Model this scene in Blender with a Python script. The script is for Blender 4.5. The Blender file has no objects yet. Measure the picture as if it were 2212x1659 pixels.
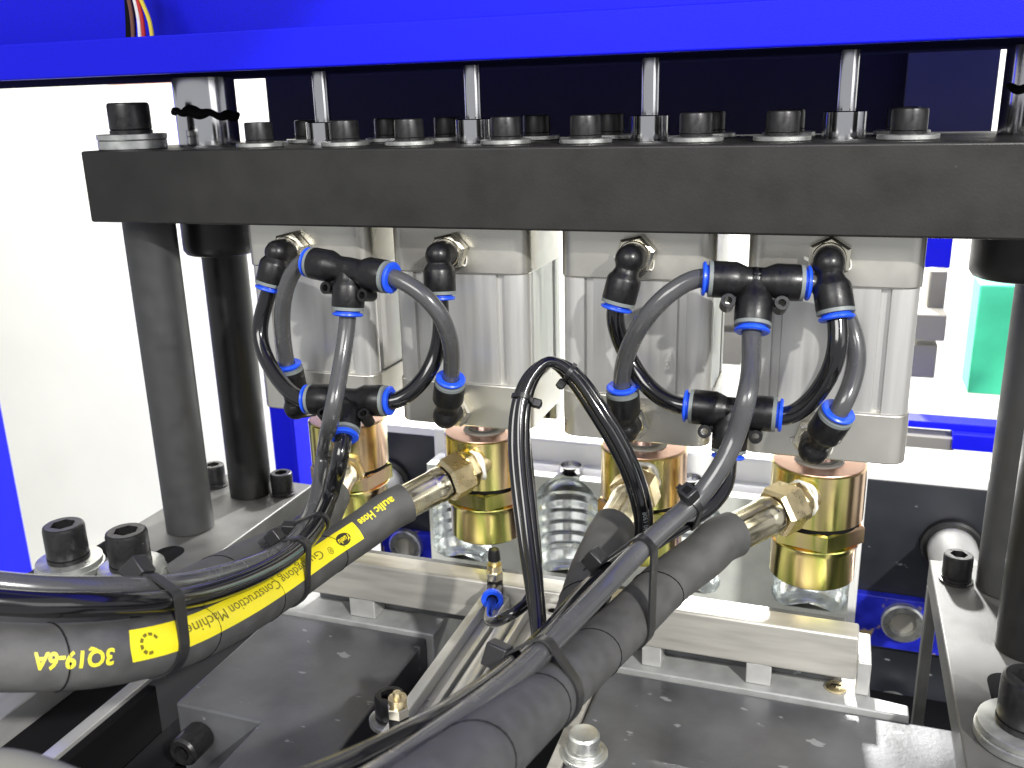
import bpy, bmesh, math, random
import numpy as np
from mathutils import Vector, Matrix
random.seed(7)
S = bpy.context.scene
COL = S.collection

# ---------------------------------------------------------------- camera
CAM_POS = np.array([0.56421758, -0.59535923, 0.02649075])
YAW, PITCH, ROLL = [math.radians(a) for a in (-19.495, 16.767, 1.499)]
FPX, CX, CY = 2001.7, 1106.0, 829.5          # measured on a 2212 px wide view
def cam_axes():
    f = np.array([math.sin(YAW)*math.cos(PITCH), math.cos(YAW)*math.cos(PITCH), -math.sin(PITCH)])
    r0 = np.array([math.cos(YAW), -math.sin(YAW), 0.0]); d0 = np.cross(f, r0)
    r = math.cos(ROLL)*r0+math.sin(ROLL)*d0; d = -math.sin(ROLL)*r0+math.cos(ROLL)*d0
    return r, d, f
CR, CD, CF = cam_axes()
def ray(u, v): return CR*((u-CX)/FPX)+CD*((v-CY)/FPX)+CF
def P(u, v, x=None, y=None, z=None):
    """surveyed point: where the sight line meets the plane x=, y= or z="""
    d = ray(u, v)
    i, val = (0, x) if x is not None else ((1, y) if y is not None else (2, z))
    return CAM_POS+d*((val-CAM_POS[i])/d[i])
def PD(u, v, dep): return CAM_POS+ray(u, v)*dep
cd = bpy.data.cameras.new('camera'); cam = bpy.data.objects.new('camera', cd); COL.objects.link(cam)
cd.sensor_width = 36.0; cd.lens = 36.0*FPX/2212.0; cd.clip_start = 0.02; cd.clip_end = 50
M = Matrix(((CR[0], -CD[0], -CF[0], CAM_POS[0]), (CR[1], -CD[1], -CF[1], CAM_POS[1]), (CR[2], -CD[2], -CF[2], CAM_POS[2]), (0, 0, 0, 1)))
cam.matrix_world = M
cd.dof.use_dof = True; cd.dof.focus_distance = 0.63; cd.dof.aperture_fstop = 15.0
S.camera = cam
S.render.resolution_x, S.render.resolution_y = 1024, 768

# ---------------------------------------------------------------- world and lamps
w = bpy.data.worlds.new('World'); S.world = w; w.use_nodes = True
w.node_tree.nodes['Background'].inputs[0].default_value = (0.95, 0.97, 1.0, 1)
w.node_tree.nodes['Background'].inputs[1].default_value = 0.42
def area(name, loc, target, sx, sy, power, col=(1, 1, 1)):
    l = bpy.data.lights.new(name, 'AREA'); l.shape = 'RECTANGLE'; l.size = sx; l.size_y = sy; l.energy = power; l.color = col
    o = bpy.data.objects.new(name, l); COL.objects.link(o); o.location = loc
    o.rotation_euler = (Vector(target)-Vector(loc)).to_track_quat('-Z', 'Y').to_euler()
    return o
area('hall_lamp_front', (1.80, -1.50, 1.07), (0.35, 0.02, -0.10), 0.05, 0.05, 54, (1.0, 0.98, 0.94))
area('fill_lamp_front', (0.0, -2.4, 1.3), (0.4, 0.0, -0.15), 1.6, 0.9, 40, (1.0, 0.98, 0.95))  # added soft fill to even out the front faces
area('highlight_lamp', (2.6, -0.9, 0.5), (0.4, 0.0, -0.15), 1.3, 1.0, 6, (1.0, 0.99, 0.97))  # added large soft lamp for highlights on the metal
area('hall_lamp_rear', (0.42, 1.65, 0.66), (0.40, 0.0, -0.34), 0.10, 0.10, 84, (1.0, 0.99, 0.96))
area('wall_fill_lamp', (-0.5, 0.9, 1.4), (-0.7, 2.0, -0.5), 2.2, 0.6, 92, (1.0, 0.97, 0.88))  # added lamp to whiten the back wall
area('deck_fill_lamp', (0.45, 0.62, 0.60), (0.45, 0.52, -0.4), 0.8, 0.2, 11, (1, 1, 1))  # added lamp to brighten the mould top and rear deck
S.view_settings.view_transform = 'Standard'; S.view_settings.look = 'None'
S.view_settings.exposure = 0.35; S.view_settings.gamma = 1.0; S.view_settings.use_curve_mapping = False

# ---------------------------------------------------------------- materials
MATS = {}
def mat(name, col, rough=0.5, metal=0.0, coat=0.0, noise=None, bump=None, trans=0.0, spec=0.5, emit=0.0, aniso=None, specks=None, ior=None):
    """noise=(scale, amount, stretch xyz)  bump=(scale, strength, stretch)  specks=(scale, threshold, colour)"""
    m = bpy.data.materials.new(name); m.use_nodes = True; nt = m.node_tree; b = nt.nodes['Principled BSDF']
    b.inputs['Base Color'].default_value = (*col, 1); b.inputs['Roughness'].default_value = rough
    b.inputs['Metallic'].default_value = metal; b.inputs['Coat Weight'].default_value = coat; b.inputs['Coat Roughness'].default_value = 0.08
    b.inputs['Specular IOR Level'].default_value = spec; b.inputs['Transmission Weight'].default_value = trans
    if ior: b.inputs['IOR'].default_value = ior
    tc = nt.nodes.new('ShaderNodeTexCoord')
    def tex(scale, stretch, detail=4.0):
        mp = nt.nodes.new('ShaderNodeMapping'); mp.inputs['Scale'].default_value = stretch
        nt.links.new(tc.outputs['Object'], mp.inputs['Vector'])
        n = nt.nodes.new('ShaderNodeTexNoise'); n.inputs['Scale'].default_value = scale; n.inputs['Detail'].default_value = detail
        nt.links.new(mp.outputs[0], n.inputs['Vector']); return n
    last = None
    if noise:
        n = tex(noise[0], noise[2] if len(noise) > 2 else (1, 1, 1))
        r = nt.nodes.new('ShaderNodeMapRange'); r.inputs['From Min'].default_value = 0.3; r.inputs['From Max'].default_value = 0.7
        r.inputs['To Min'].default_value = 1-noise[1]; r.inputs['To Max'].default_value = 1+noise[1]
        nt.links.new(n.outputs['Fac'], r.inputs['Value'])
        mx = nt.nodes.new('ShaderNodeVectorMath'); mx.operation = 'SCALE'; mx.inputs[0].default_value = col
        nt.links.new(r.outputs[0], mx.inputs['Scale']); last = mx.outputs['Vector']
        nt.links.new(last, b.inputs['Base Color'])
        r2 = nt.nodes.new('ShaderNodeMapRange'); r2.inputs['From Min'].default_value = 0.3; r2.inputs['From Max'].default_value = 0.7
        r2.inputs['To Min'].default_value = max(0, rough-0.09); r2.inputs['To Max'].default_value = min(1, rough+0.09)
        nt.links.new(n.outputs['Fac'], r2.inputs['Value']); nt.links.new(r2.outputs[0], b.inputs['Roughness'])
    if specks:
        n = tex(specks[0], specks[3] if len(specks) > 3 else (1, 1, 1), 6.0)
        r = nt.nodes.new('ShaderNodeMapRange'); r.inputs['From Min'].default_value = specks[1]; r.inputs['From Max'].default_value = specks[1]+0.03
        nt.links.new(n.outputs['Fac'], r.inputs['Value'])
        mx = nt.nodes.new('ShaderNodeMix'); mx.data_type = 'RGBA'; mx.inputs['A'].default_value = (*col, 1); mx.inputs['B'].default_value = (*specks[2], 1)
        if last: nt.links.new(last, mx.inputs['A'])
        nt.links.new(r.outputs[0], mx.inputs['Factor']); nt.links.new(mx.outputs['Result'], b.inputs['Base Color'])
    if bump:
        n = tex(bump[0], bump[2] if len(bump) > 2 else (1, 1, 1))
        bp = nt.nodes.new('ShaderNodeBump'); bp.inputs['Strength'].default_value = bump[1]; bp.inputs['Distance'].default_value = 0.001
        nt.links.new(n.outputs['Fac'], bp.inputs['Height']); nt.links.new(bp.outputs[0], b.inputs['Normal'])
    if aniso: b.inputs['Anisotropic'].default_value = aniso
    if emit:
        b.inputs['Emission Color'].default_value = (*col, 1); b.inputs['Emission Strength'].default_value = emit
    MATS[name] = m
    return m
mat('blue_paint', (0.006, 0.008, 0.72), 0.5, noise=(900, 0.10), bump=(1400, 0.2), spec=0.18)
mat('blue_chipped', (0.012, 0.02, 0.45), 0.4, noise=(60, 0.3), specks=(38, 0.61, (0.34, 0.26, 0.15)))
mat('plate_black', (0.0172, 0.0168, 0.0155), 0.50, metal=0.2, noise=(40, 0.10), bump=(500, 0.08), specks=(150, 0.76, (0.07, 0.07, 0.065)))
mat('post_steel', (0.055, 0.056, 0.057), 0.5, metal=0.35, noise=(60, 0.09), bump=(700, 0.08))
mat('post_black', (0.018, 0.018, 0.018), 0.38, metal=0.3, noise=(60, 0.2))
mat('bolt_black', (0.022, 0.022, 0.023), 0.36, metal=0.4, noise=(300, 0.25))
mat('zinc', (0.56, 0.57, 0.55), 0.34, metal=0.85, noise=(120, 0.15))
mat('chrome', (0.62, 0.62, 0.64), 0.12, metal=1.0)
mat('alu', (0.64, 0.635, 0.61), 0.40, metal=0.70, noise=(60, 0.03, (3, 3, 0.12)), bump=(2500, 0.010, (1, 1, 0.03)))
mat('alu_cap', (0.60, 0.585, 0.53), 0.33, metal=0.85, noise=(25, 0.05, (1, 1, 1)), bump=(2500, 0.012, (1, 1, 0.2)))
mat('alu_bar', (0.50, 0.485, 0.44), 0.45, metal=0.45, noise=(30, 0.14, (0.6, 4, 5)), bump=(600, 0.08, (0.05, 1, 1)))
mat('alu_bright', (0.66, 0.66, 0.64), 0.34, metal=0.6, noise=(50, 0.15, (1, 0.2, 1)))
mat('mold_alu', (0.74, 0.76, 0.71), 0.45, metal=0.25, noise=(40, 0.08))
mat('mold_polish', (0.86, 0.89, 0.89), 0.19, metal=0.9, noise=(70, 0.08))
mat('white_paint', (0.82, 0.82, 0.79), 0.5, noise=(20, 0.03))
mat('white_wall', (0.84, 0.84, 0.78), 0.6, noise=(3, 0.03))
mat('fit_black', (0.0062, 0.0062, 0.0068), 0.36, noise=(400, 0.15), bump=(900, 0.05), spec=0.42)
mat('ring_blue', (0.014, 0.085, 0.80), 0.34)
mat('ring_grey', (0.17, 0.19, 0.185), 0.5)
mat('tube_grey', (0.064, 0.065, 0.067), 0.24, coat=0.35, noise=(50, 0.12))
mat('tube_black', (0.006, 0.006, 0.007), 0.14, coat=0.5)
mat('rubber', (0.070, 0.070, 0.068), 0.62, noise=(80, 0.22), bump=(1800, 0.25), specks=(95, 0.74, (0.075, 0.075, 0.073)))
mat('tie_black', (0.016, 0.016, 0.017), 0.36)
mat('brass', (0.90, 0.76, 0.47), 0.30, metal=1.0, noise=(90, 0.10))
mat('brass_pale', (0.92, 0.84, 0.62), 0.22, metal=1.0, noise=(60, 0.14))
mat('nickel', (0.76, 0.72, 0.60), 0.24, metal=1.0)
mat('ptfe', (0.74, 0.74, 0.70), 0.7, bump=(600, 0.5))
mat('label_yellow', (0.86, 0.74, 0.02), 0.42, noise=(60, 0.05))
mat('print_yellow', (0.80, 0.70, 0.03), 0.5)
mat('print_black', (0.03, 0.028, 0.015), 0.5)
mat('print_olive', (0.16, 0.14, 0.012), 0.5)
mat('print_pale', (0.22, 0.24, 0.25), 0.5)
mat('platen_dark', (0.020, 0.022, 0.028), 0.45, noise=(12, 0.3), specks=(34, 0.68, (0.24, 0.25, 0.25), (1, 1, 2.2)))
mat('base_dark', (0.105, 0.108, 0.114), 0.36, metal=0.25, noise=(18, 0.35), specks=(58, 0.662, (0.26, 0.27, 0.28), (1, 1.8, 1)), bump=(300, 0.1))
mat('bracket_steel', (0.095, 0.095, 0.092), 0.48, metal=0.15, noise=(30, 0.25), bump=(800, 0.1))
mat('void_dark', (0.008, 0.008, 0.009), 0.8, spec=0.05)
mat('backdrop_dark', (0.010, 0.009, 0.006), 0.6, noise=(8, 0.2), spec=0.15)
mat('copper_face', (0.70, 0.44, 0.34), 0.32, metal=0.9, noise=(60, 0.12))
mat('green_plastic', (0.06, 0.55, 0.30), 0.4, noise=(10, 0.25))
mat('grey_beige', (0.24, 0.23, 0.20), 0.6)
mat('alu_ledge', (0.34, 0.345, 0.34), 0.55, metal=0.2, noise=(60, 0.15), bump=(400, 0.1))
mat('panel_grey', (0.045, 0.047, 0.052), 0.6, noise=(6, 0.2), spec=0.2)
mat('flange_shade', (0.010, 0.010, 0.035), 1.0, spec=0.0)  # shade under the beam put into a near-black blue
mat('cable_grey', (0.13, 0.13, 0.115), 0.8)
mat('wire_yellow', (0.8, 0.65, 0.05), 0.4); mat('wire_red', (0.5, 0.02, 0.02), 0.4); mat('wire_white', (0.8, 0.8, 0.78), 0.4); mat('wire_brown', (0.16, 0.06, 0.03), 0.4)
mat('orange_paint', (0.7, 0.16, 0.04), 0.5)
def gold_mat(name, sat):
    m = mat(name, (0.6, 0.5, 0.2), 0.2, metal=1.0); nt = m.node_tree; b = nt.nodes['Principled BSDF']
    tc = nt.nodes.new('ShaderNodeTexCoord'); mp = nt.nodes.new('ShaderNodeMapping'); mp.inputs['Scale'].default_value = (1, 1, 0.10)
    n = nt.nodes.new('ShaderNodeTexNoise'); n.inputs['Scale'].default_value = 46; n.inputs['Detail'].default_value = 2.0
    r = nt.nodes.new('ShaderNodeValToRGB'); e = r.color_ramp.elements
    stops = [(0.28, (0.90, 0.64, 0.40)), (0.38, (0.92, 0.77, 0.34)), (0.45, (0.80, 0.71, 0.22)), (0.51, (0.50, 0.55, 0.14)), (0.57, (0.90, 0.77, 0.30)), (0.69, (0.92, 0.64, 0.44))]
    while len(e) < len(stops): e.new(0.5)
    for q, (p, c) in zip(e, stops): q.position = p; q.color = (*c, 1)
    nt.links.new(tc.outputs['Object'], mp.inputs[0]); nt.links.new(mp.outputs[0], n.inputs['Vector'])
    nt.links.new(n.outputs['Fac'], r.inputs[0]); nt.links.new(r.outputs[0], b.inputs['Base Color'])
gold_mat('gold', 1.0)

# ---------------------------------------------------------------- mesh helpers
def nv(a): a = np.asarray(a, float); return a/np.linalg.norm(a)
def basis(ax, ref=None):
    ax = nv(ax); r = np.array(ref, float) if ref is not None else (np.array([0, 0, 1.0]) if abs(ax[2]) < 0.9 else np.array([1.0, 0, 0]))
    e1 = r-ax*np.dot(r, ax)
    if np.linalg.norm(e1) < 1e-6: e1 = np.array([0, 1.0, 0])-ax*ax[1]
    e1 = nv(e1); return e1, np.cross(ax, e1)
class MB:
    def __init__(s): s.v = []; s.f = []
    def add(s, vs, fs):
        o = len(s.v); s.v += [tuple(map(float, q)) for q in vs]; s.f += [tuple(i+o for i in q) for q in fs]; return s
    def box(s, a, b):
        x0, y0, z0 = a; x1, y1, z1 = b
        return s.add([(x0, y0, z0), (x1, y0, z0), (x1, y1, z0), (x0, y1, z0), (x0, y0, z1), (x1, y0, z1), (x1, y1, z1), (x0, y1, z1)],
                     [(0, 3, 2, 1), (4, 5, 6, 7), (0, 1, 5, 4), (1, 2, 6, 5), (2, 3, 7, 6), (3, 0, 4, 7)])
    def obox(s, c, ex, ey, ez, hx, hy, hz):
        c, ex, ey, ez = map(np.asarray, (c, ex, ey, ez)); vs = []
        for k in (-1, 1):
            for i, j in ((-1, -1), (1, -1), (1, 1), (-1, 1)): vs.append(c+ex*hx*i+ey*hy*j+ez*hz*k)
        return s.add(vs, [(0, 3, 2, 1), (4, 5, 6, 7), (0, 1, 5, 4), (1, 2, 6, 5), (2, 3, 7, 6), (3, 0, 4, 7)])
    def lathe(s, o, ax, prof, n=32, ref=None, ph=0.0, closed=False, caps=True):
        o = np.asarray(o, float); ax = nv(ax); e1, e2 = basis(ax, ref); vs = []; fs = []
        for (t, r) in prof:
            for k in range(n):
                a = 2*math.pi*k/n+ph; vs.append(o+ax*t+(e1*math.cos(a)+e2*math.sin(a))*r)
        m = len(prof)
        for i in range(m if closed else m-1):
            j = (i+1) % m
            for k in range(n): fs.append((i*n+k, i*n+(k+1) % n, j*n+(k+1) % n, j*n+k))
        if caps and not closed:
            fs.append(tuple(range(n-1, -1, -1))); fs.append(tuple((m-1)*n+k for k in range(n)))
        return s.add(vs, fs)
    def prism(s, poly, z0, z1):
        n = len(poly); vs = [(x, y, z0) for x, y in poly]+[(x, y, z1) for x, y in poly]
        return s.add(vs, [tuple(range(n-1, -1, -1)), tuple(range(n, 2*n))]+[(k, (k+1) % n, n+(k+1) % n, n+k) for k in range(n)])
    def tube(s, pts, r, n=20, caps=True):
        pts = np.asarray(pts, float); m = len(pts); T = np.gradient(pts, axis=0); T /= np.linalg.norm(T, axis=1)[:, None]
        e1, _ = basis(T[0]); vs = []; fs = []
        for i in range(m):
            e1 = nv(e1-T[i]*np.dot(e1, T[i])); e2 = np.cross(T[i], e1); rr = r(i/(m-1)) if callable(r) else r
            for k in range(n):
                a = 2*math.pi*k/n; vs.append(pts[i]+(e1*math.cos(a)+e2*math.sin(a))*rr)
        for i in range(m-1):
            for k in range(n): fs.append((i*n+k, i*n+(k+1) % n, (i+1)*n+(k+1) % n, (i+1)*n+k))
        if caps: fs.append(tuple(range(n-1, -1, -1))); fs.append(tuple((m-1)*n+k for k in range(n)))
        return s.add(vs, fs)
    def mesh(s, name, m, off=(0, 0, 0), smooth=True, ang=32):
        me = bpy.data.meshes.new(name); off = np.asarray(off, float)
        me.from_pydata([tuple(np.asarray(q)-off) for q in s.v], [], s.f); me.update()
        bm = bmesh.new(); bm.from_mesh(me); bmesh.ops.recalc_face_normals(bm, faces=bm.faces); bm.to_mesh(me); bm.free()
        if smooth:
            me.shade_smooth(); me.set_sharp_from_angle(angle=math.radians(ang))
        me.materials.append(MATS[m]); return me
    def build(s, name, m, parent=None, bevel=0, smooth=True, ang=32):
        off = (0, 0, 0)
        if parent is not None:
            off = parent.get('_o', (0, 0, 0))
        else:
            a = np.array(s.v); off = (a[:, 0].mean(), a[:, 1].mean(), a[:, 2].min())
        o = bpy.data.objects.new(name, s.mesh(name, m, off, smooth, ang)); COL.objects.link(o)
        if parent is not None: o.parent = parent; o['_o'] = tuple(map(float, off))
        else: o.location = off; o['_o'] = tuple(map(float, off))
        if bevel:
            b = o.modifiers.new('bevel', 'BEVEL'); b.width = bevel; b.segments = 2; b.limit_method = 'ANGLE'; b.angle_limit = math.radians(40); b.harden_normals = False
        return o
def tag(o, label, cat, group=None):
    o['label'] = label; o['category'] = cat
    if group: o['group'] = group
    return o
def thing(name, label, cat, loc, group=None):
    o = bpy.data.objects.new(name, None); o.empty_display_size = 0.01; COL.objects.link(o); o.location = tuple(map(float, loc)); o['_o'] = tuple(map(float, loc))
    return tag(o, label, cat, group)
def struct(o): o['kind'] = 'structure'; return o
def dup(root, loc, label, rotz=0.0, group=None):
    r = root.copy(); COL.objects.link(r); r.location = tuple(map(float, loc)); r.rotation_euler = (0, 0, rotz); r['label'] = label
    if group: r['group'] = group
    for ch in root.children:
        c = ch.copy(); COL.objects.link(c); c.parent = r
        for g in ch.children:
            d = g.copy(); COL.objects.link(d); d.parent = c
    return r
def spline(pts, per=14):
    """smooth (C2 cubic, chord-length parameter) curve through pts"""
    p = np.asarray(pts, float); n = len(p)
    h = np.maximum(np.linalg.norm(np.diff(p, axis=0), axis=1), 1e-9)**0.75
    A = np.zeros((n, n)); B = np.zeros((n, 3)); A[0, 0] = A[-1, -1] = 1
    for i in range(1, n-1):
        A[i, i-1] = h[i-1]; A[i, i] = 2*(h[i-1]+h[i]); A[i, i+1] = h[i]
        B[i] = 6*((p[i+1]-p[i])/h[i]-(p[i]-p[i-1])/h[i-1])
    m = np.linalg.solve(A, B); out = []
    for i in range(n-1):
        for t in np.linspace(0, h[i], per, endpoint=False):
            a, b = h[i]-t, t
            out.append(m[i]*a**3/(6*h[i])+m[i+1]*b**3/(6*h[i])+(p[i]/h[i]-m[i]*h[i]/6)*a+(p[i+1]/h[i]-m[i+1]*h[i]/6)*b)
    out.append(p[-1]); return np.array(out)
def rrect(hx, hy, r, n=6, cx=0.0, cy=0.0):
    out = []
    for sx, sy, a0 in ((1, 1, 0), (-1, 1, 90), (-1, -1, 180), (1, -1, 270)):
        for k in range(n+1):
            a = math.radians(a0+90*k/n); out.append((cx+sx*(hx-r)+r*math.cos(a), cy+sy*(hy-r)+r*math.sin(a)))
    return out

# ================================================================ LARGE STRUCTURE
AX = [0.1775, 0.304, 0.4355, 0.564]          # the four cylinder axes
AY = 0.070
FACE = 0.025
BOTTOM = -0.2085
ORD = ['leftmost', 'second from left', 'third from left', 'rightmost']

# --- background hall: bright white panels, blue frame members
struct(MB().box((-4.0, 2.0, -3.0), (3.2, 2.04, 1.6)).build('wall', 'white_wall'))
struct(MB().box((-4.0, -1.2, -3.04), (3.2, 2.0, -3.0)).build('floor', 'white_wall'))

# --- added blocker, unseen overhead; its edge throws the slanting shadow on the beam
struct(MB().prism([(0.60, 0.10), (1.034, -0.894), (0.72, -1.02), (0.25, 0.0)], 0.55, 0.57).build('shadow_blocker', 'blue_paint'))

# --- blue top beam
t = thing('blue_beam', 'blue painted steel beam across the top of the machine', 'beam', (0.3, 0.0, 0.0548))
MB().box((-0.6, 0.0, 0.0548), (1.1, 0.010, 0.0812)).build('lip', 'blue_paint', t, bevel=0.0012)
MB().box((-0.6, 0.0102, 0.0550), (1.1, 0.17, 0.0650)).build('bottom_flange', 'flange_shade', t, bevel=0.001)
MB().box((-0.6, 0.075, 0.0652), (1.1, 0.085, 0.45)).build('web', 'blue_paint', t)
t = MB().box((-0.101, 0.42, -0.07), (0.695, 0.45, 0.40)).build('dark_back_panel', 'backdrop_dark')
tag(t, 'dark panel in the gap between blue beam and black plate', 'panel')
t = MB().box((0.6165, 0.400, -0.07), (0.694, 0.4195, 0.40)).build('lighter_panel_end', 'panel_grey'); tag(t, 'lighter grey right end of the dark panel above the plate', 'panel')  # grey sheet in front draws the dark panel's right end lighter

# --- black cross plate
t = MB().box((0.0, 0.0, -0.055), (0.738, 0.165, 0.0)).build('black_plate', 'plate_black', bevel=0.0016)
tag(t, 'thick black steel cross plate below the blue beam', 'steel plate')

# --- posts
def post(x, y, r, z0, z1, m, label, nut=None, grp='support posts under the black plate'):
    t = thing('support_post', label, 'post', (x, y, z0), grp)
    MB().lathe((x, y, z0), (0, 0, 1), [(0, r-0.001), (0.001, r), (z1-z0-0.0005, r), (z1-z0, r-0.0005)], 48).build('shaft', m, t)
    if nut:
        h, rr = nut
        MB().lathe((x, y, z1-h), (0, 0, 1), [(0, rr-0.004), (0.001, rr-0.002), (0.004, rr), (h-0.004, rr), (h-0.001, rr-0.002), (h, rr-0.004)], 40).build('collar', 'post_black', t)
    return t
ZB = -0.340
post(0.019, 0.044, 0.0212, ZB, -0.0552, 'post_steel', 'thick dark grey post at the left, nearest the camera')
post(0.027, 0.129, 0.0205, ZB, -0.0552, 'post_black', 'black post behind the front left post, beside leftmost cylinder')
post(0.709, 0.044, 0.0212, ZB, -0.0552, 'post_black', 'dark post at the right edge, nearest the camera')
post(0.706, 0.129, 0.0205, ZB, -0.0552, 'post_steel', 'dark post at the right, behind the edge post')

# --- chrome guide pillars above the plate
def pillar(x, y, label):
    t = thing('guide_pillar', label, 'pillar', (x, y, 0.0), 'chrome guide pillars above the black plate')
    MB().lathe((x, y, 0.0002), (0, 0, 1), [(0, 0.0256), (0.0545, 0.0256)], 48).build('shaft', 'chrome', t)
    MB().lathe((x, y, -0.0935), (0, 0, 1), [(0, 0.0280), (0.0010, 0.0305), (0.0045, 0.0328), (0.0095, 0.0330), (0.0382, 0.0330)], 44).build('lower_bushing', 'post_black', t)
    pts = []
    for k in range(23):
        a = math.radians(-165+215*k/22)
        pts.append((x+math.cos(a)*0.0262, y+math.sin(a)*0.0262, 0.0275-0.0045*math.cos(a)**2*(1 if math.cos(a) > 0 else -0.4)+0.0012*math.sin(k*1.7)))
    MB().tube(spline(pts, 3), lambda f: 0.0006+0.0044*math.sin(math.pi*f)**0.7*(0.75+0.25*math.sin(f*19)), 10).build('grease_bead', 'void_dark', t)
pillar(0.0473, 0.100, 'thick chrome guide pillar rising from the left of the black plate')
pillar(0.684, 0.100, 'chrome guide pillar at the right edge above the black plate')

# --- side brackets carrying the posts
def bracket(x0, x1, label, inner):
    t = thing('side_bracket', label, 'bracket', ((x0+x1)/2, 0.03, -0.6), 'steel side brackets')
    MB().box((x0, -0.16, ZB-0.022), (x1, 0.165, ZB-0.0002)).build('top_plate', 'bracket_steel', t, bevel=0.0012)
    for sx in ((-0.026, 0.034) if inner == 0 else (0.690,)):
        MB().prism(rrect(0.0125, 0.048, 0.0124, 8, sx, -0.040), ZB-0.0001, ZB+0.0001).build('slot_shade_patch', 'void_dark', t)  # slot drawn as a flat patch, its inner shade in the colour
    MB().box(((x0, x1-0.0085)[1-inner], 0.150, -0.60), ((x0+0.0085, x1)[1-inner], 0.164, ZB-0.0222)).build('rear_leg', 'bracket_steel', t, bevel=0.001)
    return t
bracket(-0.036, 0.0765, 'dark steel bracket plate at left under the two left posts', 0)
bracket(0.6555, 0.775, 'dark steel bracket plate at right edge under the right posts', 1)

# ================================================================ BOLTS
def make_bolt(name, label, cat, loc, r, h, washers, grp, soc=True, wm='zinc'):
    """socket cap screw standing on z=loc; washers = list of (radius, thickness)"""
    t = thing(name, label, cat, loc, grp); z = loc[2]; x, y = loc[:2]
    for k, (wr, wt) in enumerate(washers):
        MB().lathe((x, y, z+0.0002), (0, 0, 1), [(0, wr-0.0006), (0.0006, wr), (wt-0.0006, wr), (wt-0.0002, wr-0.0008)], 36).build('washer', wm, t); z += wt
    if washers:
        MB().lathe((x, y, z), (0, 0, 1), [(0, r*0.93), (0.0002, r*1.02), (h*0.13, r*1.02), (h*0.14, r*0.9)], 30).build('spring_washer', 'bolt_black', t); z += h*0.14
    m = MB(); n = 36; rs = r*0.60
    m.lathe((x, y, z), (0, 0, 1), [(0, r*0.96), (h*0.05, r), (h*0.88, r), (h*0.97, r*0.96), (h, r*0.88)], n, caps=False)
    o = len(m.v)-n; bot = []
    hexr = lambda a: rs*math.cos(math.pi/6)/math.cos((a % (math.pi/3))-math.pi/6)
    e1, e2 = basis((0, 0, 1.0))
    for zz in (h, h*0.45):
        for k in range(n):
            a = 2*math.pi*k/n; q = np.array([x, y, z+zz])+(e1*math.cos(a)+e2*math.sin(a))*hexr(a); m.v.append(tuple(q))
    for k in range(n):
        k2 = (k+1) % n
        m.f.append((o+k, o+k2, o+n+k2, o+n+k)); m.f.append((o+n+k, o+n+k2, o+2*n+k2, o+2*n+k))
    m.f.append(tuple(o+2*n+k for k in range(n))); m.f.append(tuple(range(o-4*n+n-1, o-4*n-1, -1)))
    m.build('head', 'bolt_black', t, ang=28)
    return t
g = 'socket bolts along the black plate'
b0 = make_bolt('socket_bolt', 'big black socket bolt on two washers at the plate end', 'bolt', (0.026, 0.030, 0.0), 0.0160, 0.0208, [(0.0262, 0.0072), (0.0266, 0.0048)], g)
names = ['first', 'second', 'third', 'fourth', 'fifth', 'sixth', 'seventh', 'eighth']
bolt = None; k = 0
for ax in AX:
    for dx in (-0.037, 0.037):
        lab = '%s bolt in the front row on the black plate, counting after the big left bolt' % names[k]; loc = (ax+dx, 0.036, 0.0)
        if bolt is None: bolt = make_bolt('socket_bolt', lab, 'bolt', loc, 0.0106, 0.0132, [(0.0180, 0.0036)], g)
        else: dup(bolt, loc, lab)
        k += 1
k = 0
for ax in AX:
    for dx in (-0.037, 0.037):
        dup(bolt, (ax+dx, 0.107, 0.0), '%s bolt of the rear row on the black plate, counted from left' % names[k]); k += 1
# bracket bolts
g2 = 'large bolts on the steel brackets'
make_bolt('socket_bolt', 'large socket bolt on stacked washers by the blue column, lower left', 'bolt', (-0.026, -0.055, ZB), 0.0165, 0.0275, [(0.0275, 0.006), (0.0262, 0.005)], g2)
make_bolt('socket_bolt', 'large socket bolt on washer, partly behind a cable tie head, lower left', 'bolt', (0.034, -0.050, ZB), 0.0165, 0.0275, [(0.0275, 0.006), (0.0262, 0.005)], g2)
make_bolt('socket_bolt', 'large socket bolt on stacked washers in the bottom right corner', 'bolt', (0.690, -0.062, ZB), 0.0165, 0.0275, [(0.0275, 0.006), (0.0262, 0.005)], g2)
g3 = 'small bolts on the steel brackets'
make_bolt('socket_bolt', 'small socket bolt between the two left posts', 'bolt', (-0.020, 0.135, ZB), 0.0108, 0.0185, [(0.0125, 0.002)], g3, wm='bolt_black')
make_bolt('socket_bolt', 'small socket bolt right of the rear left post', 'bolt', (0.060, 0.135, ZB), 0.0108, 0.0185, [(0.0125, 0.002)], g3, wm='bolt_black')
make_bolt('socket_bolt', 'small socket bolt before the white tie bar at right', 'bolt', (0.672, 0.132, ZB), 0.0108, 0.0185, [(0.0125, 0.002)], g3, wm='bolt_black')

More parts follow.
